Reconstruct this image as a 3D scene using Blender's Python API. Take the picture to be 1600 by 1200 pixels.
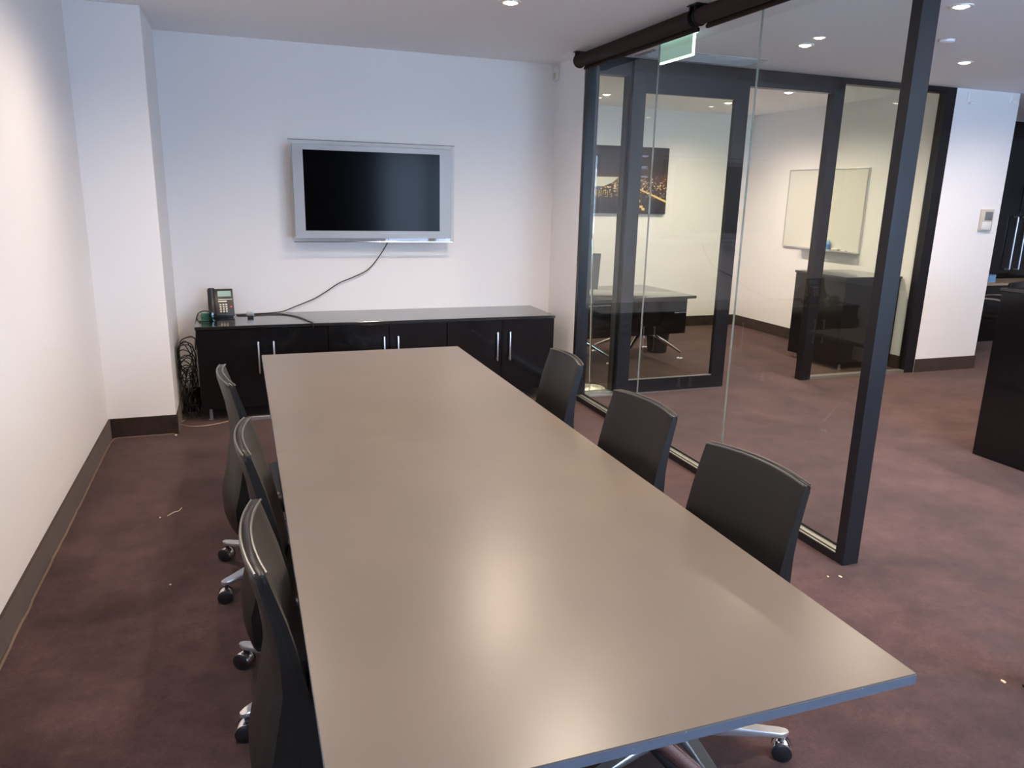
import bpy, bmesh, math, random
from mathutils import Vector, Matrix
for o in list(bpy.data.objects): bpy.data.objects.remove(o)
C = bpy.context.scene.collection
PI = math.pi
rnd = random.Random(7)

# ------------------------------------------------------------ camera, world, exposure
CH, ZC = 1.70, 2.789                      # eye height, ceiling height
yaw, pitch, roll, F = .3472, -.2465, .0238, 1174.18
cd = bpy.data.cameras.new('camera'); cam = bpy.data.objects.new('camera', cd); C.objects.link(cam)
fw = Vector((math.sin(yaw)*math.cos(pitch), math.cos(yaw)*math.cos(pitch), math.sin(pitch)))
r = Vector((math.cos(yaw), -math.sin(yaw), 0)); u = r.cross(fw)
r2 = math.cos(roll)*r + math.sin(roll)*u; u2 = -math.sin(roll)*r + math.cos(roll)*u
M = Matrix((r2, u2, -fw)).transposed().to_4x4(); M.translation = (0, 0, CH)
cam.matrix_world = M
cd.sensor_width = 36; cd.lens = 36*F/1600; cd.clip_start = .02
bpy.context.scene.camera = cam
vs = bpy.context.scene.view_settings
bpy.context.scene.display_settings.display_device = 'sRGB'
vs.view_transform = 'Standard'; vs.look = 'None'; vs.exposure = 0.36; vs.gamma = 1; vs.use_curve_mapping = False
w = bpy.data.worlds.new('dusk_sky'); bpy.context.scene.world = w; w.use_nodes = True
bg = w.node_tree.nodes['Background']
bg.inputs[0].default_value = (.50, .67, 1, 1); bg.inputs[1].default_value = 14.5
LAMP_W = 152.0; LAMP_COL = (1, .83, .67)

# ------------------------------------------------------------ materials
def mat(name, col, rough=.5, metal=0, spec=.5, coat=0, emis=None, es=0, coat_r=.05):
    m = bpy.data.materials.new(name); m.use_nodes = True
    b = m.node_tree.nodes['Principled BSDF']
    b.inputs['Base Color'].default_value = (*col, 1); b.inputs['Roughness'].default_value = rough
    b.inputs['Metallic'].default_value = metal; b.inputs['Specular IOR Level'].default_value = spec
    b.inputs['Coat Weight'].default_value = coat; b.inputs['Coat Roughness'].default_value = coat_r
    if emis: b.inputs['Emission Color'].default_value = (*emis, 1); b.inputs['Emission Strength'].default_value = es
    return m
def nodes(m):
    return m.node_tree.nodes, m.node_tree.links, m.node_tree.nodes['Principled BSDF']
def noise(m, scale, detail=4, coord='Object', rough=.6, sc=(1, 1, 1)):
    n, l, b = nodes(m)
    tc = n.new('ShaderNodeTexCoord'); mp = n.new('ShaderNodeMapping'); mp.inputs['Scale'].default_value = sc
    l.new(tc.outputs[coord], mp.inputs[0])
    t = n.new('ShaderNodeTexNoise'); t.inputs['Scale'].default_value = scale; t.inputs['Detail'].default_value = detail
    t.inputs['Roughness'].default_value = rough
    l.new(mp.outputs[0], t.inputs['Vector']); return t
def ramp(m, src, stops):
    n, l, b = nodes(m); c = n.new('ShaderNodeValToRGB')
    e = c.color_ramp.elements
    while len(e) < len(stops): e.new(.5)
    for i, (p, col) in enumerate(stops): e[i].position = p; e[i].color = (*col, 1)
    l.new(src, c.inputs[0]); return c
def bump(m, src, strength, dist=.002):
    n, l, b = nodes(m); k = n.new('ShaderNodeBump'); k.inputs['Strength'].default_value = strength
    k.inputs['Distance'].default_value = dist; l.new(src, k.inputs['Height']); l.new(k.outputs[0], b.inputs['Normal'])
def mixc(m, a, b_, fac_out=None, fac=.5, mode='MULTIPLY'):
    n, l, b = nodes(m); x = n.new('ShaderNodeMixRGB'); x.blend_type = mode; x.inputs[0].default_value = fac
    l.new(a, x.inputs[1]); l.new(b_, x.inputs[2])
    if fac_out: l.new(fac_out, x.inputs[0])
    return x

m_wall = mat('white_wall_paint', (.83, .80, .785), .75, spec=.25)
t = noise(m_wall, 160, 3); bump(m_wall, t.outputs[0], .06, .001)
m_ceil = mat('ceiling_paint', (.90, .885, .885), .85, spec=.2)
t = noise(m_ceil, 120, 3); bump(m_ceil, t.outputs[0], .05, .001)

m_panel = mat('dark_wall_panelling', (.05, .048, .046), .5)
def carpet_mat(name, dark, light):
    m = mat(name, dark, .95, spec=.08)
    n, l, b = nodes(m)
    big = noise(m, 2.3, 5, rough=.62, sc=(1, 1, 1)); mid = noise(m, 11, 5, rough=.7); fine = noise(m, 260, 3, rough=.85)
    c1 = ramp(m, big.outputs[0], [(.34, dark), (.66, light)])
    c2 = ramp(m, mid.outputs[0], [(.3, (.74, .73, .73)), (.7, (1.22, 1.20, 1.19))])
    c3 = ramp(m, fine.outputs[0], [(.3, (.60, .58, .58)), (.7, (1.42, 1.42, 1.41))])
    x = mixc(m, c1.outputs[0], c2.outputs[0], fac=1)
    f2 = noise(m, 55, 4, rough=.75); c4 = ramp(m, f2.outputs[0], [(.3, (.80, .79, .79)), (.7, (1.18, 1.17, 1.17))])
    x = mixc(m, x.outputs[0], c4.outputs[0], fac=1); y = mixc(m, x.outputs[0], c3.outputs[0], fac=1)
    l.new(y.outputs[0], b.inputs['Base Color'])
    b.inputs['Sheen Weight'].default_value = .25; b.inputs['Sheen Roughness'].default_value = .5
    b.inputs['Sheen Tint'].default_value = (.8, .65, .6, 1)
    bump(m, fine.outputs[0], .5, .003)
    return m
m_carpet = carpet_mat('plum_brown_carpet', (.033, .017, .017), (.068, .036, .036))
m_skirt = carpet_mat('carpet_skirting', (.028, .019, .017), (.038, .027, .024))
m_seam = mat('carpet_edge_binding', (.17, .12, .092), .9, spec=.1)

m_frame = mat('charcoal_frame', (.011, .010, .012), .34, spec=.34)
m_track = mat('track_channel', (.30, .29, .26), .4, .6)
m_gloss = mat('black_gloss', (.005, .005, .006), .12, spec=.4, coat=.1, coat_r=.04)
t = noise(m_gloss, 1.2, 1); bump(m_gloss, t.outputs[0], .03, .01)
m_gtop = mat('black_gloss_top', (.012, .012, .013), .16, spec=.6, coat=.5, coat_r=.08)
m_lam = mat('taupe_laminate', (.335, .262, .200), .31, spec=.40)
n, l, b = nodes(m_lam)
t = noise(m_lam, 3, 3); t2 = noise(m_lam, 700, 2, rough=.8)
c1 = ramp(m_lam, t.outputs[0], [(.35, (.118, .096, .078)), (.65, (.130, .104, .082))])
c2 = ramp(m_lam, t2.outputs[0], [(.3, (.93, .93, .93)), (.7, (1.05, 1.05, 1.05))])
x = mixc(m_lam, c1.outputs[0], c2.outputs[0], fac=1); l.new(x.outputs[0], b.inputs['Base Color'])
bump(m_lam, t2.outputs[0], .06, .0005)
m_edge = mat('slate_edge_band', (.060, .066, .078), .28, spec=.5)
n, l, b = nodes(m_edge)
t = noise(m_edge, 60, 3, rough=.75, sc=(1, 1, 1)); c = ramp(m_edge, t.outputs[0], [(.70, (.092, .104, .130)), (.76, (.45, .47, .5))])
l.new(c.outputs[0], b.inputs['Base Color'])
m_chrome = mat('polished_chrome', (.80, .80, .82), .10, 1)
m_alu = mat('brushed_aluminium', (.62, .62, .63), .32, .9)
m_silver = mat('silver_tv_panel', (.36, .36, .37), .42, .2)
m_leather = mat('black_leather', (.008, .0068, .006), .38, spec=.30)
t = noise(m_leather, 260, 4, rough=.7); t3 = noise(m_leather, 9, 2)
bump(m_leather, t.outputs[0], .18, .0015)
m_piping = mat('leather_piping', (.055, .050, .046), .30, spec=.7)
m_rubber = mat('black_plastic', (.012, .012, .014), .35)
m_screen = mat('tv_screen', (.0015, .0015, .002), .13, spec=.09)
m_dark = mat('dark_under_frame', (.015, .015, .016), .4)
m_white = mat('white_plastic', (.75, .73, .70), .4)
m_beige = mat('beige_plastic', (.55, .50, .42), .45)
m_grey = mat('grey_plastic', (.16, .17, .18), .4)
m_board = mat('whiteboard', (.68, .66, .60), .25, spec=.5)
m_cable = mat('black_cable', (.012, .012, .012), .45)
m_bcable = mat('beige_cable', (.40, .27, .18), .5)
m_blue = mat('blue_plastic', (.05, .16, .42), .35)
m_blueb = mat('pale_blue_plastic', (.18, .38, .62), .4)
m_blind = mat('brown_blind_fabric', (.028, .018, .017), .75, spec=.2)
m_vent = mat('grey_vent', (.48, .48, .47), .6)
m_cream = mat('cream_tabletop', (.36, .28, .21), .35)
m_lcd = mat('phone_display', (.22, .40, .36), .2)
m_key = mat('phone_keys', (.78, .72, .58), .5)
m_red = mat('red_lamp', (.8, .03, .02), .4, emis=(1, .05, .03), es=.6)
m_bulb = mat('lamp_glow', (1, 1, 1), .4, emis=(1, .86, .66), es=22)
m_crumb = mat('pale_crumb', (.65, .52, .38), .8)

def glass_mat(name, tint, refl=1.0):
    m = bpy.data.materials.new(name); m.use_nodes = True
    n = m.node_tree.nodes; l = m.node_tree.links; n.remove(n['Principled BSDF']); out = n['Material Output']
    tr = n.new('ShaderNodeBsdfTransparent'); tr.inputs[0].default_value = (*tint, 1)
    gl = n.new('ShaderNodeBsdfGlossy'); gl.inputs['Roughness'].default_value = .0
    fr = n.new('ShaderNodeFresnel'); fr.inputs[0].default_value = 1.5
    ge = n.new('ShaderNodeNewGeometry')
    inv = n.new('ShaderNodeMath'); inv.operation = 'SUBTRACT'; inv.inputs[0].default_value = 1
    l.new(ge.outputs['Backfacing'], inv.inputs[1])
    mu = n.new('ShaderNodeMath'); mu.operation = 'MULTIPLY'; l.new(fr.outputs[0], mu.inputs[0]); l.new(inv.outputs[0], mu.inputs[1])
    m2 = n.new('ShaderNodeMath'); m2.operation = 'MULTIPLY'; m2.use_clamp = True; l.new(mu.outputs[0], m2.inputs[0]); m2.inputs[1].default_value = 1.3*refl
    mx = n.new('ShaderNodeMixShader'); l.new(m2.outputs[0], mx.inputs[0]); l.new(tr.outputs[0], mx.inputs[1]); l.new(gl.outputs[0], mx.inputs[2])
    l.new(mx.outputs[0], out.inputs[0]); return m
m_glass = glass_mat('clear_partition_glass', (.955, .975, .96))
m_oglass = glass_mat('greenish_office_glass', (.935, .96, .915))
m_tvglass = glass_mat('clear_acrylic', (.95, .965, .97))
m_teal = glass_mat('teal_acrylic', (.55, .80, .74))
m_joint = mat('silicone_joint', (.20, .195, .165), .4)

# ------------------------------------------------------------ mesh helpers
def obj(name, bm, m, parent=None, loc=None, smooth=True, angle=.6):
    me = bpy.data.meshes.new(name); bmesh.ops.recalc_face_normals(bm, faces=bm.faces); bm.to_mesh(me); bm.free()
    ms = m if isinstance(m, (list, tuple)) else [m]
    for k in ms: me.materials.append(k)
    if smooth:
        for p in me.polygons: p.use_smooth = True
        me.set_sharp_from_angle(angle=angle)
    o = bpy.data.objects.new(name, me); C.objects.link(o)
    if parent: o.parent = parent
    if loc: o.location = loc
    return o
def tag(o, label, cat, group=None):
    o['label'] = label; o['category'] = cat
    if group: o['group'] = group
    return o
def thing(name, label, cat, loc=(0, 0, 0), rz=0, group=None):
    o = bpy.data.objects.new(name, None); C.objects.link(o); o.location = loc; o.rotation_euler = (0, 0, rz)
    o.empty_display_size = .1
    return tag(o, label, cat, group)
def struct(name, bm, m, **k):
    o = obj(name, bm, m, **k)
    if not o.parent: o['kind'] = 'structure'
    return o
def bx(bm, x0, x1, y0, y1, z0, z1, bev=0, seg=2, mi=0):
    vs_ = [bm.verts.new((x, y, z)) for x in (x0, x1) for y in (y0, y1) for z in (z0, z1)]
    fs = [bm.faces.new([vs_[i] for i in q]) for q in ((0, 1, 3, 2), (4, 6, 7, 5), (0, 4, 5, 1), (2, 3, 7, 6), (0, 2, 6, 4), (1, 5, 7, 3))]
    for f in fs: f.material_index = mi
    if bev:
        es = {e for f in fs for e in f.edges}
        bmesh.ops.bevel(bm, geom=list(es), offset=bev, segments=seg, profile=.5, affect='EDGES')
    return bm
def box(*a, **k): return bx(bmesh.new(), *a, **k)
def sweep(bm, pts, rad, n=10, cap=True, closed=False):
    P = [Vector(p) for p in pts]; N = len(P)
    R = rad if isinstance(rad, (list, tuple)) else [rad]*N
    rings = []; prev = None
    for i in range(N):
        a = P[(i-1) % N] if (closed or i > 0) else P[i]; b_ = P[(i+1) % N] if (closed or i < N-1) else P[i]
        t_ = (b_-a).normalized()
        if prev is None:
            s = t_.cross(Vector((0, 0, 1)))
            if s.length < .1: s = t_.cross(Vector((0, 1, 0)))
        else: s = prev - t_*prev.dot(t_)
        s.normalize(); prev = s; q = t_.cross(s)
        rings.append([bm.verts.new(P[i] + R[i]*(math.cos(2*PI*k/n)*s + math.sin(2*PI*k/n)*q)) for k in range(n)])
    for i in range(N if closed else N-1):
        A, B = rings[i], rings[(i+1) % N]
        for k in range(n): bm.faces.new((A[k], A[(k+1) % n], B[(k+1) % n], B[k]))
    if cap and not closed: bm.faces.new(rings[0]); bm.faces.new(list(reversed(rings[-1])))
    return bm
def tube(pts, rad, **k): return sweep(bmesh.new(), pts, rad, **k)
def lathe(bm, prof, n=24, c=(0, 0, 0), axis='z'):
    rings = []
    def P(rr, z, a):
        x, y = rr*math.cos(a), rr*math.sin(a)
        v = {'z': (x, y, z), 'x': (z, x, y), 'y': (x, z, y)}[axis]
        return (v[0]+c[0], v[1]+c[1], v[2]+c[2])
    for rr, z in prof:
        rings.append([bm.verts.new(P(rr, z, 0))] if rr < 1e-6 else [bm.verts.new(P(rr, z, 2*PI*k/n)) for k in range(n)])
    for A, B in zip(rings, rings[1:]):
        for k in range(n):
            k2 = (k+1) % n
            if len(A) == 1 and len(B) == 1: continue
            if len(A) == 1: bm.faces.new((A[0], B[k2], B[k]))
            elif len(B) == 1: bm.faces.new((A[k], A[k2], B[0]))
            else: bm.faces.new((A[k], A[k2], B[k2], B[k]))
    return bm
def crom(pts, k=8):
    P = [Vector(p) for p in pts]; P = [P[0]*2-P[1]]+P+[P[-1]*2-P[-2]]; out = []
    for i in range(1, len(P)-2):
        for j in range(k):
            t_ = j/k; a, b_, c_, d = P[i-1], P[i], P[i+1], P[i+2]
            out.append(.5*((2*b_)+(c_-a)*t_+(2*a-5*b_+4*c_-d)*t_*t_+(3*b_-a-3*c_+d)*t_**3))
    out.append(P[-2]); return out
def loft(bm, rings, caps=True):
    V = [[bm.verts.new(p) for p in r_] for r_ in rings]; n = len(V[0])
    for A, B in zip(V, V[1:]):
        for k in range(n): bm.faces.new((A[k], A[(k+1) % n], B[(k+1) % n], B[k]))
    if caps: bm.faces.new(V[0]); bm.faces.new(list(reversed(V[-1])))
    return bm

# ------------------------------------------------------------ room shell
XW, YC, XP, YB, XG, YP, XO, YO, XR = -.926, 5.592, -.498, 6.378, 2.645, 5.787, 6.512, 8.856, 7.381
YS, XE, YF, HB = -2.6, 12.5, 7.55, .139          # window wall, far east wall, far north wall, skirting height
struct('floor', box(XW-.1, XE+.1, YS-.1, YO+.1, -.08, 0), m_carpet, smooth=False)
struct('ceiling', box(XW-.1, XE+.1, YS-.1, YO+.1, ZC, ZC+.1), m_ceil, smooth=False)
bm = box(XW-.12, XW, -.75, YC+.01, 0, ZC); bx(bm, XW-.12, XW, YS, -2.45, 0, ZC); bx(bm, XW-.12, XW, -2.45, -.75, 0, .3); bx(bm, XW-.12, XW, -2.45, -.75, 2.6, ZC)
struct('wall_left', bm, m_wall, smooth=False)
struct('wall_column', box(XW-.12, XP, YC, YB+.1, 0, ZC, bev=.004), m_wall, smooth=False)
struct('wall_back', box(XP, XG+.01, YB, YB+.1, 0, ZC), m_wall, smooth=False)
struct('wall_return', box(XG, XG+.10, YP+.01, YO+.1, 0, ZC), m_wall, smooth=False)
struct('wall_office_back', box(XG+.10, XO+.1, YO, YO+.1, 0, ZC), m_wall, smooth=False)
struct('wall_office_right', box(XO, XO+.1, YP+.09, YO, 0, ZC), m_wall, smooth=False)
struct('wall_corridor', box(6.545, XR, YP, YP+.09, 0, ZC), m_wall, smooth=False)
struct('wall_corridor_end', box(XR-.09, XR, YP+.09, YF, 0, ZC), m_wall, smooth=False)
struct('wall_far', box(XR, XE, YF, YF+.1, 0, ZC), m_wall, smooth=False)
struct('wall_east', box(XE, XE+.1, YS, YF+.1, 0, ZC), m_wall, smooth=False)
# skirting of carpet with a pale bound edge
def skirt(name, x0, x1, y0, y1): return struct(name, box(x0, x1, y0, y1, 0, HB, bev=.002), m_skirt, smooth=False)
skirt('baseboard_left', XW, XW+.011, YS, YC); skirt('baseboard_column', XW+.011, XP+.011, YC-.011, YC)
skirt('baseboard_column_side', XP, XP+.011, YC, YB); skirt('baseboard_back', XP+.011, XG, YB-.011, YB)
skirt('baseboard_return', XG-.011, XG, YP+.01, YB-.011)
skirt('baseboard_office_back', XG+.1, XO, YO-.011, YO); skirt('baseboard_office_right', XO-.011, XO, YP+.1, YO-.011)
skirt('baseboard_corridor', 6.545, XR+.011, YP-.011, YP); skirt('baseboard_corridor_side', XR, XR+.011, YP, YF)
def trim(name, bm, m): return struct(name, bm, m, smooth=False)
bm = bmesh.new()
pts = []
yy = YS
while yy < YC-.04: pts.append((XW+.016+rnd.uniform(-.002, .003), yy, .003)); yy += .06
pts.append((XW+.03, YC-.03, .003)); xx = XW+.06
while xx < XP: pts.append((xx, YC-.02+rnd.uniform(-.002, .002), .003)); xx += .05
sweep(bm, pts, .0055, n=6); trim('trim_1', bm, m_seam)
# skirting on the window wall side and window wall itself (behind the photographer)
bm = bmesh.new()
WX0 = 2.55
bx(bm, WX0, XE, YS-.1, YS, 0, .45); bx(bm, WX0, XE, YS-.1, YS, 2.55, ZC)
wx = [WX0, 4.75, 6.95]
bx(bm, 7.07, XE, YS-.1, YS, .45, 2.55)
for x in wx: bx(bm, x, x+.12, YS-.1, YS, .45, 2.55)
struct('wall_front', bm, m_wall, smooth=False)
struct('wall_front_meeting_room', box(XW, WX0, YS-.1, YS, 0, ZC), m_panel, smooth=False)
for i in range(2):
    a, b_ = wx[i]+.12, wx[i+1]
    bm = bmesh.new(); f_ = .05
    bx(bm, a, b_, YS-.07, YS-.02, .45, .45+f_); bx(bm, a, b_, YS-.07, YS-.02, 2.55-f_, 2.55)
    bx(bm, a, a+f_, YS-.07, YS-.02, .45+f_, 2.55-f_); bx(bm, b_-f_, b_, YS-.07, YS-.02, .45+f_, 2.55-f_)
    wo = struct('window_%d' % (i+1), bm, m_frame, smooth=False)
    obj('pane', box(a+f_, b_-f_, YS-.05, YS-.044, .45+f_, 2.55-f_), m_glass, wo, smooth=False)

bm = box(XW-.08, XW-.03, -2.45, -2.40, .3, 2.6); bx(bm, XW-.08, XW-.03, -.80, -.75, .3, 2.6); bx(bm, XW-.08, XW-.03, -2.40, -.80, .3, .35); bx(bm, XW-.08, XW-.03, -2.40, -.80, 2.55, 2.6)  # unseen window added in the left wall to lift ceiling and ambient light
wo = struct('window_3', bm, m_frame, smooth=False); obj('pane', box(XW-.06, XW-.054, -2.40, -.80, .35, 2.55), m_glass, wo, smooth=False)

# ------------------------------------------------------------ glass partition of the meeting room
GX0, GX1, YG = 2.645, 2.739, 2.565       # partition depth, near post
t = thing('glass_partition', 'frameless three-pane glass partition with charcoal post along the meeting room', 'glass partition', (2.69, 4.1, 0))
def part(name, bm, m, root, smooth=False, **k):
    bmesh.ops.translate(bm, verts=bm.verts, vec=-Vector(root.location)); return obj(name, bm, m, root, smooth=smooth, **k)
part('end_post', box(GX0, GX1, YG, YG+.055, 0, ZC-.001, bev=.0015), m_frame, t)
part('wall_post', box(GX0, GX1, YP-.05, YP, 0, ZC-.001, bev=.0015), m_frame, t)
bm = box(GX0, GX0+.008, YG+.055, YP-.05, 0, .042); bx(bm, GX1-.008, GX1, YG+.055, YP-.05, 0, .042)
part('bottom_rail', bm, m_frame, t)
bm = box(GX0+.008, GX0+.036, YG+.055, YP-.05, 0, .030); bx(bm, GX0+.052, GX1-.008, YG+.055, YP-.05, 0, .030)
part('bottom_channel', bm, m_track, t)
part('top_rail', box(GX0+.02, GX1-.02, YG+.055, YP-.05, 2.735, ZC-.001), m_frame, t)
jy = [YG+.055, 3.657, 4.722, YP-.05]
for a, b_ in zip(jy, jy[1:]):
    part('glass_pane', box(2.684, 2.696, a+.0025, b_-.0025, .012, 2.74), m_glass, t)
for y in jy[1:3]: part('silicone_joint', box(2.6845, 2.6955, y-.0019, y+.0019, .030, 2.735), m_joint, t)
# roller blind in front of its head
def blind(y0, y1, label):
    t = thing('roller_blind', label, 'roller blind', (2.575, (y0+y1)/2, 2.72), group='roller blinds above the glass partition')
    bm = lathe(bmesh.new(), [(0, y0), (.046, y0), (.047, y0+.01), (.047, y1-.01), (.046, y1), (0, y1)], 28, (2.575, 0, 2.722), 'y')
    part('blind_roll', bm, m_blind, t, smooth=True)
    bm = bx(bmesh.new(), 2.606, 2.628, y0+.01, y1-.01, 2.658, 2.680, bev=.006, seg=3)
    bx(bm, 2.616, 2.6175, y0+.01, y1-.01, 2.675, 2.722); part('bottom_bar', bm, m_blind, t, smooth=True)
    for y in (y1+.002, y0-.008):
        bm = lathe(bmesh.new(), [(0, 0), (.052, 0), (.054, .003), (.052, .006), (0, .006)], 28, (2.575, y, 2.722), 'y')
        bx(bm, 2.535, 2.615, y, y+.005, 2.735, ZC-.001); bx(bm, 2.53, 2.62, y-.022, y+.028, ZC-.008, ZC-.001, bev=.002)
        part('bracket', bm, m_rubber, t, smooth=True)
blind(4.145, 5.745, 'dark brown roller blind over the far end of the glass, next to the back wall')
blind(2.64, 4.08, 'dark brown roller blind running out of the top of the picture')
# the matching post on the near side of the doorway
t = thing('door_post', 'black upright post edge at the lower right border of the picture', 'post', (2.64, 1.58, 0))
part('post', box(2.60, 2.694, 1.52, 1.615, 0, ZC-.001, bev=.0015), m_frame, t)
part('base_plate', box(2.595, 2.699, 1.515, 1.619, 0, .012, bev=.002), m_rubber, t)

# ------------------------------------------------------------ office front (plane y = YP)
t = thing('office_partition', 'charcoal framed glass office front with open doorway, facing the corridor', 'glass partition', (4.7, YP, 0))
y0, y1 = YP, YP+.085
def fr(name, *a): return part(name, box(*a, bev=.0015), m_frame, t)
fr('side_post', 2.746, 2.775, y0, y1, 0, ZC-.001)
fr('head_beam', 2.775, 5.19, y0, y1, 2.648, ZC-.001)
fr('head_rail', 5.215, 6.42, y0, y1, 2.735, ZC-.001)
fr('mullion', 3.035, 3.06, y0, y1, .03, 2.648)
fr('door_jamb', 4.12, 4.19, y0, y1, 0, 2.648)
fr('door_post', 5.10, 5.215, y0, y1, 0, ZC-.002)
fr('corner_post', 6.42, 6.544, y0, y1, 0, ZC-.001)
part('bottom_track', box(2.775, 4.12, y0+.006, y1-.01, 0, .028, bev=.001), m_track, t)
part('bottom_rail', box(5.215, 6.42, y0+.004, y1-.01, 0, .030, bev=.001), m_track, t)
part('glass_pane', box(2.776, 3.034, y0+.038, y0+.048, .028, 2.648), m_oglass, t)
part('glass_pane', box(5.216, 6.419, y0+.038, y0+.048, .030, 2.735), m_oglass, t)
t = thing('sliding_door', 'charcoal framed sliding glass door standing open across the sidelight', 'door', (3.6, YP-.03, 0))
y0, y1 = YP-.048, YP-.004
dx0, dx1 = 3.055, 4.165
part('door_frame', bx(bx(bx(box(dx0, 3.172, y0, y1, .012, 2.77, bev=.0015), 4.03, dx1, y0, y1, .012, 2.77, bev=.0015),
     3.172, 4.03, y0, y1, .012, .128), 3.172, 4.03, y0, y1, 2.525, 2.77), m_frame, t)
part('glass_pane', box(3.171, 4.031, y0+.018, y0+.026, .127, 2.526), m_oglass, t)
part('glazing_bead', box(3.172, 4.03, y0+.004, y0+.017, .128, .136), m_track, t)
part('floor_track', box(2.80, 4.15, y0+.004, y1, 0, .011), m_track, t)
part('lock', lathe(bmesh.new(), [(0, 0), (.016, 0), (.016, -.006), (.010, -.008), (0, -.008)], 20, (3.115, y0, 1.40), 'y'), m_rubber, t, smooth=True)

# ------------------------------------------------------------ downlights (each carries its own light)
def downlight(x, y, label, group, watt=LAMP_W):
    t = thing('downlight', label, 'ceiling light', (x, y, ZC), group=group)
    obj('trim_ring', lathe(bmesh.new(), [(.040, -.001), (.041, -.006), (.052, -.009), (.062, -.007), (.064, 0), (.040, 0)], 32), m_white, t)
    obj('lamp', lathe(bmesh.new(), [(0, -.016), (.018, -.014), (.030, -.009), (.039, -.003), (.039, -.001), (0, -.001)], 24), m_bulb, t)
    L = bpy.data.lights.new('lamp_light', 'SPOT'); L.energy = watt; L.color = LAMP_COL; L.spot_size = math.radians(160); L.spot_blend = 1.0
    L.shadow_soft_size = .04; lo = bpy.data.objects.new('lamp_light', L); C.objects.link(lo); lo.parent = t; lo.location = (0, 0, -.025)
for x, y, lab in [(1.57, 4.52, 'round downlight in the meeting room ceiling at the top centre'),
                  (-.02, 4.15, 'round downlight near the left wall, above the frame'),
                  (1.45, 3.0, 'round downlight over the middle of the long table, above the frame'),
                  (-.12, 1.9, 'round downlight near the left wall behind the front chairs'),
                  (1.45, .9, 'round downlight over the front end of the long table')]:
    downlight(x, y, lab, 'meeting room downlights', LAMP_W*(.62 if x < 0 else 1.0))
for x, y, lab in [(3.896, 4.776, 'corridor downlight seen through the glass, left of the charcoal post'),
                  (3.903, 3.512, 'large bright corridor downlight at the upper right, right of the post'),
                  (5.429, 4.775, 'corridor downlight above the white wall, below the larger bright one'),
                  (3.9, 2.2, 'corridor downlight out of view beyond the top edge'), (5.43, 3.3, 'corridor downlight above the black counter, out of view'),
                  (5.43, 1.8, 'corridor downlight beyond the right edge of the picture'), (3.9, .6, 'corridor downlight behind the photographer'),
                  (6.95, 4.75, 'added corridor downlight beyond the right edge, to brighten the white wall'), (9.3, 5.2, 'downlight in the far area to the right')]:  # the lamp by the white wall is an unseen extra, added to brighten it
    downlight(x, y, lab, 'corridor downlights', LAMP_W*(.45 if x == 6.95 else .8 if x < 4 else 1))
for x, y, lab in [(3.868, 7.877, 'office downlight seen through the narrow sidelight above the city picture'),
                  (5.396, 7.823, 'office downlight seen at the top right corner of the sliding door glass'),
                  (5.408, 6.805, 'office downlight seen through the open doorway above the whiteboard')]:
    downlight(x, y, lab, 'office downlights', LAMP_W*.82)
# ceiling vent, smoke detector
t = thing('ceiling_vent', 'flat grey air return vent in the corridor ceiling behind the exit sign', 'vent', (3.55, 5.54, ZC))
bm = box(3.02, 4.06, 5.38, 5.70, ZC-.006, ZC, bev=.002); part('frame', bm, m_vent, t)
for k in range(9):
    part('slat', box(3.05, 4.03, 5.405+k*.031, 5.413+k*.031, ZC-.013, ZC-.0061), m_vent, t)
t = thing('smoke_detector', 'small low white disc on the corridor ceiling between two downlights', 'smoke detector', (4.606, 4.216, ZC))
obj('body', lathe(bmesh.new(), [(0, -.022), (.03, -.021), (.046, -.014), (.050, 0), (0, 0)], 28), m_ceil, t)
obj('ring', lathe(bmesh.new(), [(.050, 0), (.056, -.004), (.058, 0)], 28), m_vent, t)

# exit sign (edge-lit plate under the ceiling)
t = thing('exit_sign', 'glowing pale green edge-lit sign plate hanging from the corridor ceiling', 'sign', (2.95, 4.945, ZC))
m_exf = mat('sign_face', (.42, .50, .44), .3, emis=(.42, .66, .56), es=.34)
m_exe = mat('sign_edge_light', (.9, 1, .95), .3, emis=(.72, 1, .90), es=1.6)
m_ext = mat('sign_top_light', (.9, 1, 1), .3, emis=(.55, .95, 1.0), es=1.1)
part('sign_plate', box(2.945, 2.955, 4.735, 5.160, 2.650, ZC-.012, bev=.001), m_exf, t)
bm = box(2.943, 2.957, 4.722, 4.735, 2.637, ZC-.012); bx(bm, 2.943, 2.957, 4.735, 5.162, 2.637, 2.650); part('lit_edge', bm, m_exe, t)
part('light_housing', box(2.930, 2.970, 4.715, 5.168, ZC-.012, ZC-.001, bev=.003), m_ext, t)

# ------------------------------------------------------------ conference table
XL, XRt, YT0, YT1, TZ, TT = .0824, 1.2924, 1.0155, 4.6253, .74, .025
ym = (YT0+YT1)/2
t = thing('conference_table', 'long taupe conference table with slate edge and chrome splayed legs', 'table', ((XL+XRt)/2, ym, 0))
for a, b_ in ((YT0, ym-.0003), (ym+.0003, YT1)):
    tp = part('tabletop', box(XL+.0015, XRt-.0015, a+(.0015 if a == YT0 else 0), b_-(.0015 if b_ == YT1 else 0), TZ-.004, TZ), m_lam, t)
    o = bmesh.new(); bx(o, XL, XRt, a, b_, TZ-TT, TZ-.004); bmesh.ops.translate(o, verts=o.verts, vec=-Vector(t.location))
    obj('edge_band', o, m_edge, tp, smooth=False)
xc = (XL+XRt)/2
part('support_beam', box(xc-.07, xc+.07, YT0+.25, YT1-.25, .655, TZ-TT, bev=.004), m_dark, t)
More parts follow.
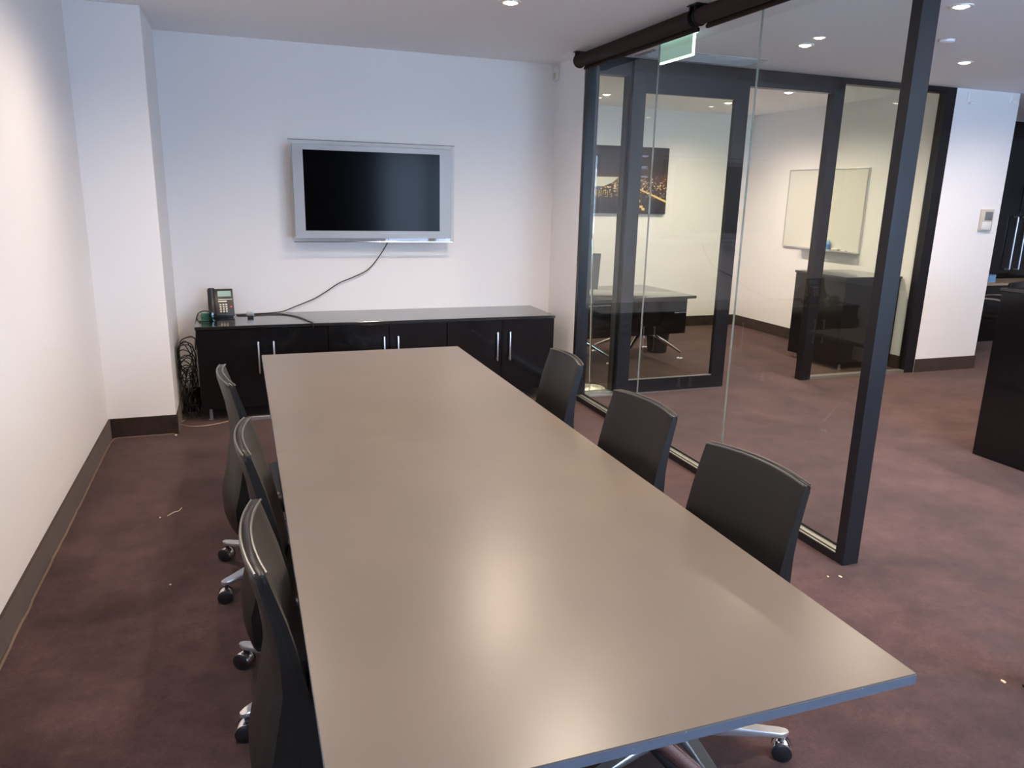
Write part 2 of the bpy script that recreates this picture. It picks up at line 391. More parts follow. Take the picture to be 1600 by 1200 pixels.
for ys, s in ((1.27, 1), (4.37, -1)):
    part('pedestal_head', bx(box(xc-.10, xc+.10, ys-.06, ys+.06, .56, .655, bev=.01), xc-.05, xc+.05, ys, ys+s*.2 if s > 0 else ys, .57, .65) if s > 0 else
         box(xc-.10, xc+.10, ys-.06, ys+.06, .56, .655, bev=.01), m_dark, t)
    for sx in (-1, 1):
        for k, dy in enumerate((0, .19*s)):
            p0 = Vector((xc+sx*.05, ys+dy*.55, .60)); p1 = Vector((xc+sx*(.545 if k == 0 else .44), ys+dy-.01*s, .07))
            mm = m_chrome if k == 0 else m_dark
            lg = part('leg', tube([p0, p0.lerp(p1, .5), p1], [.021, .019, .014] if k == 0 else [.024, .022, .016], n=16), mm, t, smooth=True)
            bm = tube([p1+Vector((0, 0, .012)), Vector((p1.x, p1.y, .012))], .007, n=12)
            lathe(bm, [(0, .014), (.012, .013), (.028, .006), (.030, 0), (0, 0)], 20, (p1.x, p1.y, 0))
            bmesh.ops.translate(bm, verts=bm.verts, vec=-Vector(t.location)); obj('foot', bm, m_chrome, lg)

# ------------------------------------------------------------ chairs
HUB = .22
def make_chair(label):
    t = thing('conference_chair', label, 'chair', group='black leather conference chairs around the long table')
    # one row of the back per height: z, rear d, front d, half width
    rows = [(.288, .020, .060, .205), (.30, -.002, .075, .212), (.34, -.013, .10, .216), (.42, -.014, .12, .220), (.50, .006, .127, .222),
            (.58, .020, .116, .222), (.66, .034, .098, .222), (.74, .032, .083, .221), (.82, .022, .064, .220), (.88, .008, .046, .219), (.925, -.003, .032, .218),
            (.941, -.004, .027, .218), (.946, -.001, .024, .217)]
    rows = [(a, b_, c_, d*.935) for a, b_, c_, d in rows]
    NW = 14; rings = []
    for z, dr, df, hw in rows:
        cv = .026; ring = []
        for side in (0, 1):
            for i in range(NW+1):
                s_ = (-1+2*i/NW) if side == 0 else (1-2*i/NW)
                y = s_*hw; k = 1-s_*s_
                e_ = .006*(abs(s_) > .99)           # softened side edges
                d = (dr+e_ if side == 0 else df-e_) - cv*k
                zz = z + .007*k*max(0, min(1, (z-.6)/.3))
                ring.append((d-HUB, y, zz))
        rings.append(ring)
    bk = obj('backrest', loft(bmesh.new(), rings), m_leather, t, angle=1.1)
    # piping along the top edges and down the sides
    for dd in (.000, .0225):
        pts = []
        for i in range(25):
            s_ = -1+2*i/24; pts.append((dd-.026*(1-s_*s_)-HUB, s_*.1985, .9458+.007*(1-s_*s_)))
        obj('piping', tube(pts, .0032, n=6), m_piping, bk)
    for sy in (-1, 1):
        pts = [((dr+df)/2-HUB, sy*(hw-.0018), z) for z, dr, df, hw in rows[1:-1]]
        obj('side_seam', tube(pts, .0026, n=6), m_leather, bk)
    # seat cushion
    def rr(x0, x1, hy, z, rad, n=5):
        P = []
        for cx, cy, a0 in ((x1-rad, hy-rad, 0), (x0+.01, hy-.01, 90), (x0+.01, -hy+.01, 180), (x1-rad, -hy+rad, 270)):
            R_ = rad if a0 in (0, 270) else .01
            for k in range(n+1):
                a = math.radians(a0+90*k/n); P.append((cx+R_*math.cos(a), cy+R_*math.sin(a), z))
        return P
    rings = [rr(-.10, .20, .19, .375, .04), rr(-.115, .235, .215, .392, .05), rr(-.115, .245, .222, .43, .06), rr(-.11, .235, .216, .458, .06), rr(-.09, .20, .18, .468, .05)]
    st = obj('seat', loft(bmesh.new(), rings), m_leather, t, angle=1.2)
    obj('seat_plate', box(-.09, .11, -.09, .09, .345, .376, bev=.006), m_rubber, t)
    obj('gas_lift', lathe(bmesh.new(), [(0, .07), (.030, .07), (.030, .20), (.022, .205), (.022, .26), (.014, .262), (.014, .35), (0, .35)], 24), m_chrome, t)
    obj('hub', lathe(bmesh.new(), [(0, .075), (.035, .078), (.042, .09), (.042, .118), (.034, .135), (0, .136)], 24), m_alu, t)
    return t
_arm = {}
def leg_meshes():
    rings = []
    for x, w_, zt, h in [(.034, .022, .128, .045), (.10, .022, .124, .038), (.20, .021, .112, .028), (.29, .020, .101, .020), (.325, .019, .098, .018), (.343, .013, .097, .016), (.349, .006, .096, .012)]:
        rings.append([(x, -w_, zt-.006), (x, -w_*.8, zt), (x, w_*.8, zt), (x, w_, zt-.006), (x, w_*.8, zt-h), (x, -w_*.8, zt-h)])
    a = obj('leg', loft(bmesh.new(), rings), m_alu, None, angle=.9)
    bm = tube([(0, 0, .082), (0, 0, .052)], .008, n=12)
    cs = obj('caster_stem', bm, m_rubber, None)
    hood = obj('caster_hood', lathe(bmesh.new(), [(0, -.0195), (.0285, -.0195), (.030, -.017), (.030, .017), (.0285, .0195), (0, .0195)], 28, axis='y'), m_chrome, None)
    wh = obj('caster_wheel', lathe(bmesh.new(), [(0, -.0275), (.027, -.0275), (.0305, -.0255), (.0305, -.0205), (.010, -.020), (.010, .020), (.0305, .0205), (.0305, .0255), (.027, .0275), (0, .0275)], 28, axis='y'), m_rubber, None)
    return a, [cs, hood, wh]
A0, SUB0 = leg_meshes()
def add_base(t, rot, first=False, wz=0):
    for k in range(5):
        a = A0 if (first and k == 0) else A0.copy()
        if a is not A0: C.objects.link(a)
        a.parent = t; a.rotation_euler = (0, 0, rot+k*2*PI/5); 
        for s in SUB0:
            c = s if (first and k == 0) else s.copy()
            if c is not s: C.objects.link(c)
            c.parent = a; c.location = (.328, 0, 0) if s is SUB0[0] else (.335, 0, .031); c.rotation_euler = (0, 0, 0 if s is SUB0[0] else -(wz+rot+k*2*PI/5)+.35*math.sin(k*2.3+wz*7+rot*5)-.3)
chair0 = make_chair('')
kids = [(o, list(o.children)) for o in chair0.children]
def place_chair(x, y, rz, base_world, label, first=False):
    if first: r_ = chair0
    else:
        r_ = chair0.copy(); C.objects.link(r_)
        for o, subs in kids:
            c = o.copy(); C.objects.link(c); c.parent = r_
            for s in subs: d = s.copy(); C.objects.link(d); d.parent = c
    r_.location = (x, y, 0); r_.rotation_euler = (0, 0, rz); r_['label'] = label
    add_base(r_, base_world-rz, first, rz)
R = math.radians
place_chair(.125, 3.29, R(6), R(0), 'black leather chair on the left side of the table, farthest of the three', True)
place_chair(.195, 2.40, R(-1), R(0), 'black leather chair on the left side of the table, between two others')
place_chair(.208, 1.66, R(0), R(20), 'black leather chair on the left side of the table, nearest the camera')
place_chair(1.25, 3.28, PI+R(-3), R(30), 'black leather chair on the right side of the table, nearest the sideboard')
place_chair(1.205, 2.41, PI+R(4), R(10), 'black leather chair on the right side of the table, middle of three')
place_chair(1.195, 1.715, PI+R(7), R(-20), 'black leather chair on the right side of the table, nearest the glass end post')

# ------------------------------------------------------------ credenza: three cabinets and a continuous top
ZT, YC0, CX0, CX1 = .726, 5.787, -.34, 2.462
cw = (CX1-CX0)/3
labs = ['glossy black two-door cabinet at the left end, beside the hanging cables',
        'glossy black two-door cabinet in the middle of the sideboard',
        'glossy black two-door cabinet at the right end, beside the glass partition']
for i in range(3):
    a = CX0+i*cw; b_ = a+cw
    t = thing('sideboard_cabinet', labs[i], 'cabinet', ((a+b_)/2, YC0+.3, 0), group='cabinets of the black sideboard')
    part('body', box(a+.001, b_-.001, YC0+.022, YB-.02, .10, ZT-.024, bev=.001), m_gloss, t)
    for s in (0, 1):
        d0 = a+.004+s*cw/2; d1 = a-.004+(s+1)*cw/2+.002
        dr = part('door', box(d0, d1, YC0+.003, YC0+.021, .105, ZT-.028, bev=.0015), m_gloss, t)
        hx = (a+b_)/2 + (-.0545 if s == 0 else .0545)+.012
        bm = bx(bmesh.new(), hx-.006, hx+.006, YC0-.030, YC0-.020, .365, .605, bev=.002)
        for z in (.38, .59): bx(bm, hx-.004, hx+.004, YC0-.0205, YC0+.003, z-.005, z+.005)
        bmesh.ops.translate(bm, verts=bm.verts, vec=-Vector(t.location)); obj('handle', bm, m_alu, dr)
    for fx in (a+.06, b_-.06):
        for fy in (YC0+.09, YB-.1):
            part('foot', lathe(bmesh.new(), [(0, .10), (.013, .10), (.013, .008), (.022, .005), (.022, 0), (0, 0)], 16, (fx, fy, 0)), m_alu, t, smooth=True)
t = thing('worktop', 'long glossy black worktop running over all three cabinets', 'worktop', ((CX0+CX1)/2, YC0+.3, ZT-.024))
part('slab', box(CX0-.004, CX1+.004, YC0-.006, YB-.002, ZT-.024, ZT, bev=.003), m_gtop, t)
t = thing('floor_bar', 'short silver metal bar lying on the carpet under the left cabinet', 'metal bar', (.0, 5.80, 0))
part('bar', box(-.09, .22, 5.775, 5.80, .0, .030, bev=.003), m_alu, t)
part('end_clip', box(.20, .222, 5.770, 5.7745, .0, .036, bev=.001), m_chrome, t)

# ------------------------------------------------------------ television
t = thing('television', 'wall-mounted flat television with silver bezel in a clear acrylic surround', 'television', (1.04, YB, 1.69))
yt = 6.228
part('bezel', bx(bx(bx(box(.418, 1.678, yt, yt+.05, 2.003, 2.042), .418, 1.678, yt, yt+.05, 1.332, 1.390), .418, .497, yt, yt+.05, 1.39, 2.003), 1.580, 1.678, yt, yt+.05, 1.39, 2.003), m_silver, t)
part('screen', box(.497, 1.580, yt+.006, yt+.045, 1.39, 2.003), m_screen, t)
bm = bmesh.new()
for a in ((.390, .4175, 1.308, 2.072), (1.6785, 1.700, 1.308, 2.072), (.4175, 1.6785, 2.0425, 2.072), (.4175, 1.6785, 1.308, 1.3315)):
    bx(bm, a[0], a[1], yt-.006, yt+.004, a[2], a[3])
part('acrylic_surround', bm, m_tvglass, t)
bm = box(.390, 1.700, yt-.013, yt, 2.0725, 2.0765); part('top_trim', bm, m_dark, t)
bm = box(.400, 1.690, yt-.016, yt+.002, 1.300, 1.3075, bev=.002); part('bottom_trim', bm, m_chrome, t)
part('rear_housing', box(.50, 1.60, yt+.05, yt+.10, 1.37, 1.99, bev=.01), m_silver, t)
part('wall_bracket', box(.85, 1.23, yt+.10, YB-.003, 1.50, 1.90, bev=.004), m_dark, t)

# ------------------------------------------------------------ phone and small things on the sideboard
t = thing('desk_phone', 'black desk phone with lit beige keys standing on the left end of the sideboard', 'phone', (-.165, 6.18, ZT), rz=R(4))
tilt = Matrix.Rotation(R(-24), 4, 'X')
def P(bm, name, m, parent=t, smooth=False):
    bmesh.ops.transform(bm, matrix=Matrix.Translation((0, -.02, .018)) @ Matrix.Rotation(R(68), 4, 'X'), verts=bm.verts)
    return obj(name, bm, m, parent, smooth=smooth)
bd = P(box(-.09, .095, 0, .215, -.03, .0, bev=.006), 'body', m_rubber, smooth=True)
P(box(-.018, .080, .150, .195, .0003, .004, bev=.001), 'display', m_lcd)
P(box(-.018, .085, .126, .131, .0003, .003), 'label_strip', m_key)
P(box(-.018, .045, .108, .118, .0003, .003), 'label_strip', m_key)
for i in range(3):
    for j in range(4):
        P(box(-.010+i*.021, .004+i*.021, .028+j*.018, .040+j*.018, .0003, .005, bev=.001), 'key', m_key)
P(box(.068, .080, .066, .074, .0003, .005, bev=.001), 'message_light', m_red)
bm = bmesh.new(); rings = []
for k in range(13):
    y = .005+.205*k/12; bulge = .020+.016*(abs(k-6)/6)**1.5; wv = .020+.004*(abs(k-6)/6)**2
    rings.append([(-.062+wv*math.cos(a), y, .006+bulge*.55+bulge*.55*math.sin(a)) for a in [2*PI*q/12 for q in range(12)]])
P(loft(bm, rings), 'handset', m_rubber, smooth=True)
obj('stand', box(-.075, .085, -.01, .09, .0, .03, bev=.004), m_rubber, t)
t = thing('card_holder', 'small teal see-through plastic block in front of the phone', 'card holder', (-.262, 6.02, ZT), rz=R(3))
obj('block', box(-.060, .055, -.03, .045, .0, .012, bev=.002), m_teal, t); obj('holder_wall', bx(box(-.045, .045, .0, .006, .012, .058, bev=.001), -.045, .045, .03, .036, .012, .062, bev=.001), m_teal, t)
t = thing('place_card', 'tiny silver and black stand on the sideboard right of the phone', 'card stand', (.045, 6.13, ZT), rz=R(-4))
obj('card', box(-.027, .027, -.004, .0, .018, .052, bev=.001), m_alu, t); obj('base', box(-.022, .022, -.012, .014, 0, .018, bev=.001), m_rubber, t)

# cables
def cable(name, label, pts, rad, m, k=8, group=None): return tag(obj(name, tube(crom(pts, k), rad, n=8), m), label, 'cable', group)
cable('power_cable', 'thin black cable drooping from the television down to the sideboard',
      [(1.162, 6.30, 1.335), (1.162, 6.33, 1.295), (1.085, 6.345, 1.17), (.992, 6.35, 1.065), (.87, 6.355, 1.005), (.753, 6.355, .957), (.64, 6.355, .885), (.543, 6.355, .83), (.41, 6.355, .778), (.30, 6.345, ZT+.012), (.20, 6.33, ZT+.0045), (.05, 6.30, ZT+.0045), (-.06, 6.28, ZT+.0045)], .0042, m_cable)
cable('trailing_cable', 'black cable lying across the sideboard top and over its front edge',
      [(-.05, 6.25, ZT+.0045), (.06, 6.235, ZT+.0045), (.18, 6.255, ZT+.0045), (.30, 6.22, ZT+.0045), (.39, 6.10, ZT+.0045), (.44, 5.95, ZT+.0045), (.475, 5.82, ZT+.0045), (.485, 5.783, ZT+.003), (.486, 5.772, ZT-.03)], .0036, m_cable)
cable('phone_cable', 'black cord leaving the phone over the left end of the sideboard',
      [(-.25, 6.22, ZT+.045), (-.30, 6.21, ZT+.05), (-.335, 6.20, ZT+.03), (-.353, 6.19, ZT-.03), (-.36, 6.18, ZT-.15), (-.37, 6.16, ZT-.24)], .0045, m_cable)
bm = bmesh.new()
for i in range(11):
    zc = .53-.026*i+rnd.uniform(-.02, .02); rx = rnd.uniform(.048, .066); rz_ = rnd.uniform(.055, .11)
    cx = -.428+rnd.uniform(-.010, .010); cy = 5.93+rnd.uniform(-.03, .10); ph = rnd.uniform(0, 6); tl = rnd.uniform(-.5, .5)
    pts = []
    for k in range(26):
        a = 2*PI*k/26; ww = 1+.12*math.sin(2*a+ph)+.06*math.sin(3*a+ph*2)
        x = rx*ww*math.cos(a); z = rz_*ww*math.sin(a)
        xx = max(-.482, min(-.352, cx+x*math.cos(tl)-z*math.sin(tl)*.5)); pts.append((xx, cy+.03*math.sin(a+ph), max(.02, zc+z+x*math.sin(tl))))
    sweep(bm, pts, .0040, n=7, closed=True)
for i in range(9):
    x0 = -.43+rnd.uniform(-.045, .05)
    pts = [(x0, 5.95+rnd.uniform(-.02, .1), .30+rnd.uniform(0, .08))]
    for z in (.22, .14, .07, .02): pts.append((max(-.48, min(-.355, x0+rnd.uniform(-.035, .035))), 5.93+rnd.uniform(-.04, .12), z))
    sweep(bm, crom(pts, 6), .0048, n=7)
sweep(bm, crom([(-.36, 6.18, .56), (-.39, 6.10, .60), (-.45, 5.98, .60), (-.47, 5.95, .54)], 6), .0045, n=7)
tag(obj('cable_bundle', bm, m_cable), 'tangled bundle of looped black cables hanging between the column and the sideboard', 'cables')
tag(obj('adapter_pack', box(-.47, -.37, 6.12, 6.28, 0, .055, bev=.008), m_rubber), 'black power adapter on the carpet behind the looped cables', 'power adapter')
cable('floor_cable', 'thin beige cable looping over the carpet below the left cabinet',
      [(-.47, 5.90, .004), (-.50, 5.83, .004), (-.47, 5.765, .004), (-.41, 5.722, .004), (-.34, 5.715, .004), (-.28, 5.728, .004), (-.19, 5.77, .004), (-.10, 5.85, .004), (-.05, 5.95, .004)], .0035, m_bcable)

# wall fittings
t = thing('motion_sensor', 'small white motion sensor high in the corner beside the roller blind', 'sensor', (XG, 6.33, 2.71))
obj('body', box(-.035, 0, -.035, .03, -.055, .055, bev=.008), m_white, t); obj('lens', box(-.040, -.0345, -.025, .022, -.045, .0, bev=.005), m_beige, t)
t = thing('thermostat', 'beige wall controller with grey display on the white corridor wall', 'thermostat', (7.195, YP, 1.56))
obj('body', box(-.085, .085, -.022, 0, -.11, .11, bev=.006), m_beige, t); obj('display', box(-.035, .065, -.026, -.0215, .0, .085, bev=.002), m_grey, t)
obj('button_flap', box(-.065, .06, -.028, -.0215, -.095, -.015, bev=.003), m_white, t)
for x, z, lab in [(6.70, 2.70, 'small white bracket near the ceiling, beside the black frame corner'), (7.26, 2.745, 'small white bracket near the ceiling at the outer corner of the white wall')]:
    t = thing('wall_bracket', lab, 'bracket', (x, YP, z), group='small brackets on the corridor wall')
    obj('plate', box(-.015, .015, -.006, 0, -.05, .05, bev=.002), m_ceil, t); obj('hook', box(.0, .05, -.035, -.006, -.05, -.03, bev=.003), m_ceil, t)

# ------------------------------------------------------------ office behind the glass
t = thing('office_desk', 'black office desk with grey top and splayed chrome legs behind the sliding door', 'desk', (4.44, 6.69, 0), rz=R(4.6))
obj('desk_top', box(-1.55, .0, 0, 1.0, .700, .730, bev=.006), m_gtop, t)
obj('front_panel', box(-1.50, -.07, .06, .10, .33, .699, bev=.003), m_gloss, t)
pd = obj('drawer_unit', box(-.45, -.07, .101, .70, .33, .699, bev=.003), m_gloss, t)
obj('trim_strip', box(-.22, -.08, .054, .0595, .548, .556, bev=.001), m_alu, t)
obj('trim_strip', box(-1.40, -1.0, .054, .0595, .655, .661, bev=.001), m_alu, t)
obj('under_beam', box(-1.35, -.25, .40, .48, .30, .33, bev=.003), m_dark, t)
for cx in (-.35, -1.25):
    for sx, sy in ((.42, -.10), (.40, .60), (-.28, -.10), (-.28, .60)):
        p0 = Vector((cx, .44, .32)); p1 = Vector((cx+sx, .40+sy-.05 if sy > 0 else .40+sy, .07))
        lg = obj('leg', tube([p0, p0.lerp(p1, .55)+Vector((0, 0, .01)), p1], [.026, .020, .010], n=12), m_chrome, t)
        bm = tube([p1+Vector((0, 0, .01)), (p1.x, p1.y, .01)], .007, n=10); lathe(bm, [(0, .014), (.012, .013), (.034, .006), (.036, 0), (0, 0)], 20, (p1.x, p1.y, 0))
        obj('foot', bm, m_chrome, lg)
t = thing('waste_bin', 'dark tapered waste bin standing under the office desk', 'waste bin', (4.42, 7.38, 0))
obj('bin_wall', lathe(bmesh.new(), [(0, .004), (.10, .004), (.10, 0), (.108, 0), (.142, .31), (.147, .315), (.142, .32), (.136, .31), (.10, .012), (0, .012)], 32), m_dark, t)
obj('rim', lathe(bmesh.new(), [(.142, .306), (.149, .31), (.149, .320), (.142, .322)], 32), m_grey, t)
t = thing('monitor', 'grey screen panel leaning on the office desk behind the lamp pole', 'monitor', (3.28, 7.02, .735), rz=R(-35))
bm = box(-.16, .16, -.012, .012, .05, .42, bev=.004); bmesh.ops.rotate(bm, verts=bm.verts, cent=(0, 0, .05), matrix=Matrix.Rotation(R(-18), 3, 'X')); obj('panel', bm, m_grey, t)
bm = box(-.02, .02, -.01, .06, 0, .10, bev=.004); obj('stand', bm, m_alu, t); obj('stand_base', box(-.10, .10, -.06, .10, -.005+.001, .008, bev=.003), m_alu, t)
t = thing('floor_lamp', 'slim chrome floor lamp with round brushed base just behind the glass', 'floor lamp', (2.935, 6.02, 0))
obj('base', lathe(bmesh.new(), [(0, 0), (.138, 0), (.140, .006), (.130, .012), (.03, .022), (.014, .034), (0, .034)], 48), mat('brushed_brass_steel', (.80, .76, .66), .38, .7), t)
obj('pole', tube([(0, 0, .03), (-.028, 0, 1.0), (-.085, 0, 1.82)], [.0105, .0095, .008], n=14), m_chrome, t)
obj('lamp_shade', lathe(bmesh.new(), [(0, 1.80), (.030, 1.80), (.045, 1.82), (.050, 1.93), (.047, 1.93), (.042, 1.825), (0, 1.815)], 28, (-.088, 0, 0)), m_alu, t)
t = thing('whiteboard', 'blank whiteboard with aluminium frame and pen tray on the office side wall', 'whiteboard', (XO, 7.335, 1.61))
obj('board', box(-.018, 0, -.63, .63, -.445, .455), m_board, t)
bm = bmesh.new()
bx(bm, -.022, 0, -.645, .645, .455, .47, bev=.002); bx(bm, -.022, 0, -.645, .645, -.46, -.445, bev=.002); bx(bm, -.022, 0, -.645, -.63, -.445, .455); bx(bm, -.022, 0, .63, .645, -.445, .455)
obj('frame', bm, m_alu, t); obj('pen_tray', bx(box(-.085, -.022, -.64, .30, -.462, -.452, bev=.002), -.085, -.080, -.64, .30, -.452, -.440), m_alu, t)
t = thing('cleaner_bottle', 'small blue spray bottle on the whiteboard tray', 'bottle', (XO-.052, 7.15, 1.158))
obj('body', lathe(bmesh.new(), [(0, 0), (.028, 0), (.030, .006), (.030, .085), (.018, .105), (.012, .11), (0, .11)], 20), m_blueb, t); obj('label', lathe(bmesh.new(), [(.0302, .02), (.0308, .02), (.0308, .07), (.0302, .07)], 20), m_blue, t)
obj('cap', lathe(bmesh.new(), [(0, .11), (.013, .11), (.013, .135), (0, .137)], 16), m_white, t)
t = thing('board_eraser', 'white eraser on the whiteboard tray right of the blue bottle', 'eraser', (XO-.052, 7.02, 1.158))
obj('body', box(-.02, .02, -.05, .05, .012, .03, bev=.004), m_white, t); obj('felt', box(-.02, .02, -.05, .05, 0, .012), m_grey, t)
for k, (y, mm) in enumerate([(6.90, m_grey), (6.80, m_dark)]):
    t = thing('board_marker', ['grey marker lying on the whiteboard tray beside the eraser', 'black marker lying on the right end of the whiteboard tray'][k], 'marker', (XO-.05, y, 1.166), group='markers on the whiteboard tray')
    obj('barrel', lathe(bmesh.new(), [(0, -.05), (.008, -.05), (.008, .03), (0, .03)], 12, axis='y'), m_white, t); obj('cap', lathe(bmesh.new(), [(0, .03), (.0088, .03), (.0085, .062), (0, .064)], 12, axis='y'), mm, t)

# city picture: night skyline printed on canvas
m_pic = mat('night_city_print', (.02, .02, .03), .45, spec=.3); n, l, b = nodes(m_pic)
tc = n.new('ShaderNodeTexCoord'); sp = n.new('ShaderNodeSeparateXYZ'); l.new(tc.outputs['Object'], sp.inputs[0])
def band(c, wd, lo, hi):      # smooth band in height
    mr = n.new('ShaderNodeMath'); mr.operation = 'SUBTRACT'; l.new(sp.outputs['Z'], mr.inputs[0]); mr.inputs[1].default_value = c
    ab = n.new('ShaderNodeMath'); ab.operation = 'ABSOLUTE'; l.new(mr.outputs[0], ab.inputs[0])
    q = n.new('ShaderNodeMapRange'); l.new(ab.outputs[0], q.inputs[0]); q.inputs[1].default_value = 0; q.inputs[2].default_value = wd; q.inputs[3].default_value = hi; q.inputs[4].default_value = lo; return q
sky = ramp(m_pic, band(0.0, .42, 0, 1).outputs[0], [(0, (.030, .028, .040)), (.6, (.034, .029, .038)), (1, (.085, .042, .034))])
vo = n.new('ShaderNodeTexVoronoi'); vo.inputs['Scale'].default_value = 30; mp = n.new('ShaderNodeMapping'); mp.inputs['Scale'].default_value = (1, 1, 1.6); l.new(tc.outputs['Object'], mp.inputs[0]); l.new(mp.outputs[0], vo.inputs['Vector'])
dot = ramp(m_pic, vo.outputs['Distance'], [(.26, (1, 1, 1)), (.46, (0, 0, 0))])
ns = noise(m_pic, 4.5, 2); bnd = band(-.09, .17, 0, 1)
mk = n.new('ShaderNodeMath'); mk.operation = 'MULTIPLY'; l.new(bnd.outputs[0], mk.inputs[0]); nr = ramp(m_pic, ns.outputs[0], [(.30, (0, 0, 0)), (.50, (1, 1, 1))]); l.new(nr.outputs[0], mk.inputs[1])
mk2 = n.new('ShaderNodeMath'); mk2.operation = 'MULTIPLY'; l.new(mk.outputs[0], mk2.inputs[0]); l.new(dot.outputs[0], mk2.inputs[1])
gold = ramp(m_pic, vo.outputs['Color'], [(.2, (.9, .45, .10)), (.6, (1, .75, .35)), (.9, (1, .92, .8))])
fin = mixc(m_pic, sky.outputs[0], gold.outputs[0], fac_out=mk2.outputs[0], mode='MIX'); l.new(fin.outputs[0], b.inputs['Base Color'])
t = thing('city_picture', 'unframed wide picture of a city at night with gold lights on the office wall', 'picture', (4.58, YO, 1.915))
obj('canvas', box(-.68, .685, -.035, 0, -.415, .41, bev=.003), m_pic, t)
m_p1 = mat('print_pale', (.62, .60, .52), .5); m_p2 = mat('print_blue', (.35, .38, .70), .5); m_p3 = mat('print_gold', (.85, .55, .15), .5); m_p4 = mat('print_slate', (.10, .12, .17), .5)
def prism(pts, y0, y1):
    bm = bmesh.new(); A = [bm.verts.new((x, y0, z)) for x, z in pts]; B = [bm.verts.new((x, y1, z)) for x, z in pts]; k = len(pts)
    bm.faces.new(A); bm.faces.new(list(reversed(B)))
    for i in range(k): bm.faces.new((A[i], A[(i+1) % k], B[(i+1) % k], B[i]))
    return bm
cv = t.children[0]
obj('printed_hull', prism([(-.55, .06), (-.37, .03), (-.02, .035), (-.10, -.03), (-.22, -.08), (-.40, -.09), (-.55, -.03)], -.0362, -.0352), m_p1, cv, smooth=False)
obj('printed_hull_shade', prism([(-.55, -.035), (-.40, -.095), (-.22, -.085), (-.30, -.13), (-.55, -.14)], -.0362, -.0352), m_p4, cv, smooth=False)
bm = bmesh.new()
for k in range(8): bx(bm, -.35+k*.03, -.344+k*.03, -.0362, -.0352, -.19+rnd.uniform(-.03, .03), -.13)
obj('printed_reflections', bm, m_p3, cv, smooth=False)
bm = bmesh.new()
for z in (.30, .29, .17, .16, .145, .05, .04, -.01): bx(bm, .30-rnd.uniform(0, .02), .36+rnd.uniform(0, .03), -.0362, -.0352, z, z+.007)
obj('printed_tower_lights', bm, m_p2, cv, smooth=False)
bm = prism([(.22, -.09), (.685, -.27), (.685, -.245), (.22, -.075)], -.0362, -.0352)
for x_, z_ in ((.26, -.27), (.30, -.34), (.33, -.37)): bx(bm, x_, x_+.045, -.0362, -.0352, z_, z_+.03)
obj('printed_street', bm, m_p3, cv, smooth=False)

t = thing('office_cabinet', 'glossy black low cabinet in the office beneath the whiteboard', 'cabinet', (6.13, 6.44, 0))
part('body', box(5.775, 6.49, 6.062, 6.815, .06, .945, bev=.002), m_gloss, t)
part('top', box(5.765, 6.498, 6.052, 6.825, .946, .968, bev=.002), m_gtop, t)
for x in (5.86, 6.40):
    for y in (6.10, 6.76): part('foot', lathe(bmesh.new(), [(0, .06), (.014, .06), (.014, .006), (.020, .004), (.020, 0), (0, 0)], 16, (x, y, 0)), m_alu, t, smooth=True)

# ------------------------------------------------------------ counter and far area on the right
t = thing('reception_counter', 'tall black counter block cut off by the right border of the picture', 'counter', (5.3, 2.4, 0))
part('body', box(4.795, 6.4, 1.2, 3.645, 0, 1.150, bev=.002), m_gloss, t)
part('counter_top', box(4.788, 6.405, 1.195, 3.652, 1.151, 1.172, bev=.003), m_gtop, t)
t = thing('rear_desk', 'dark desk with cream top behind the black counter', 'desk', (9.3, 7.1, 0))
part('desk_top', box(8.3, 10.6, 6.93, 7.42, .725, .755, bev=.003), m_cream, t)
part('front_panel', box(8.35, 10.55, 6.97, 7.0, 0, .724, bev=.002), m_gloss, t)
part('side_panel', box(8.35, 8.38, 7.001, 7.40, 0, .724), m_gloss, t)
t = thing('tissue_box', 'small pale blue box on the far desk beside the white wall corner', 'box', (9.03, 7.08, .755))
obj('body', box(-.06, .06, -.06, .06, 0, .09, bev=.003), m_blueb, t); obj('lid', box(-.062, .062, -.062, .062, .09, .10, bev=.002), m_blue, t)
t = thing('entry_doors', 'tall black double doors with two long vertical pull handles at far right', 'door', (9.93, YF, 0))
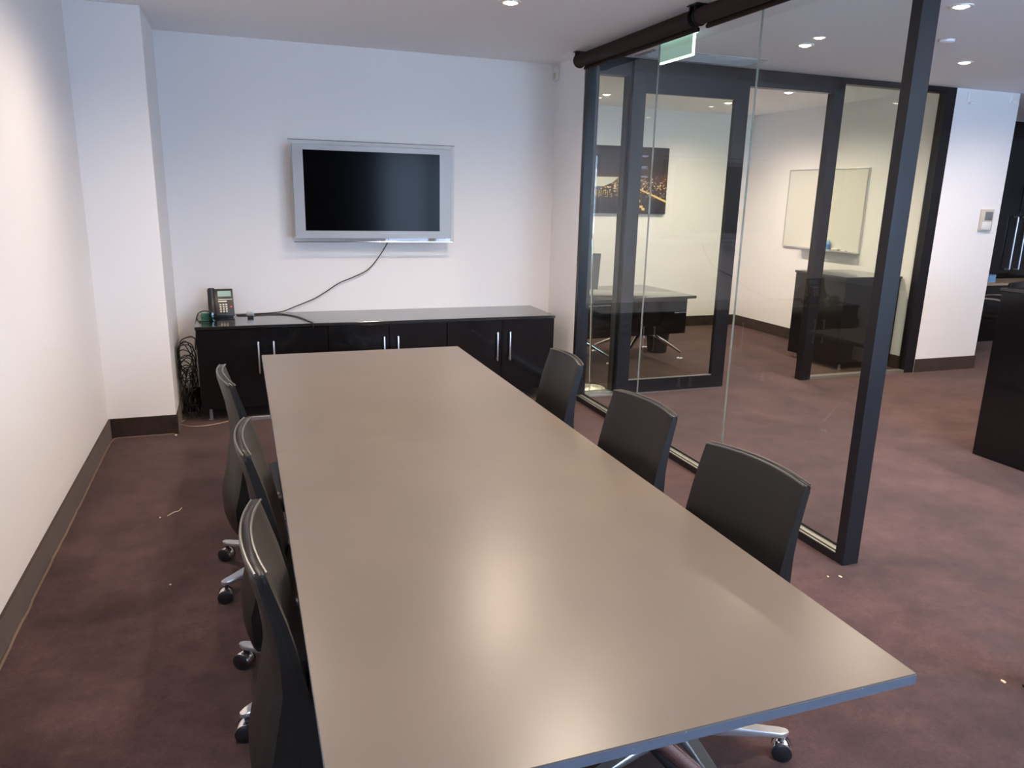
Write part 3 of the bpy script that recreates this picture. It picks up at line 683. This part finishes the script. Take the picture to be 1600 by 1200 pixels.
for s in (-1, 1):
    dl = part('door_leaf', box(9.93+(-1.55 if s < 0 else .004), 9.93+(-.004 if s < 0 else 1.55), YF-.05, YF-.001, .01, 2.775, bev=.002), m_gloss, t)
    hx = 9.93+s*.085
    bm = sweep(bmesh.new(), [(hx, YF-.05, 1.57), (hx, YF-.11, 1.57), (hx, YF-.115, 1.565), (hx, YF-.115, .875), (hx, YF-.11, .87), (hx, YF-.05, .87)], .011, n=10)
    bmesh.ops.translate(bm, verts=bm.verts, vec=-Vector(t.location)); obj('handle', bm, m_alu, dl)
part('side_panel', box(XR+.02, 9.93-1.56, YF-.05, YF-.001, .01, 2.775, bev=.002), m_gloss, t)
t = thing('visitor_chair', 'black chair with a chrome armrest peeking out behind the white wall corner', 'chair', (8.35, 6.45, 0), rz=R(200))
obj('seat', box(-.24, .24, -.24, .24, .42, .49, bev=.02), m_leather, t); obj('backrest', box(-.22, .22, .20, .25, .50, .86, bev=.02), m_leather, t)
for sx in (-1, 1):
    obj('armrest', tube(crom([(sx*.27, .22, .45), (sx*.28, .23, .60), (sx*.28, .15, .66), (sx*.28, -.12, .65), (sx*.28, -.22, .60), (sx*.27, -.22, .44)], 6), .012, n=10), m_chrome, t)
    for sy in (-1, 1): obj('leg', tube([(sx*.22, sy*.2, .42), (sx*.24, sy*.23, .0)], .012, n=10), m_chrome, t)

# crumbs and threads on the carpet
for x, y, s, lab in [(-.505, 5.54, .008, 'pale crumb on the carpet at the foot of the column'), (-.379, 3.311, .004, 'tiny pale crumb on the carpet left of the chairs'),
                  (2.555, 2.48, .006, 'whitish crumb on the carpet in front of the charcoal end post'), (2.50, 2.50, .004, 'smaller whitish crumb near the end post, farther left'), (2.555, 1.66, .006, 'orange crumb beside the black post at the lower right'), (-.485, 4.082, .004, 'tiny pale crumb beside the thread on the carpet')]:
    bm = bmesh.new(); bmesh.ops.create_icosphere(bm, subdivisions=2, radius=1)
    for v in bm.verts: v.co *= 1+.25*rnd.uniform(-1, 1)
    bmesh.ops.scale(bm, vec=(s, s*1.6, s*.5), verts=bm.verts)
    tag(obj('crumb', bm, m_crumb, loc=(x, y, s*.45)), lab, 'crumb', 'crumbs on the carpet')
tag(obj('thread', tube(crom([(-.45, 4.09, .003), (-.42, 4.13, .004), (-.40, 4.14, .003), (-.385, 4.18, .004)], 5), .002, n=6), m_crumb), 'short pale thread lying on the carpet left of the chairs', 'thread')
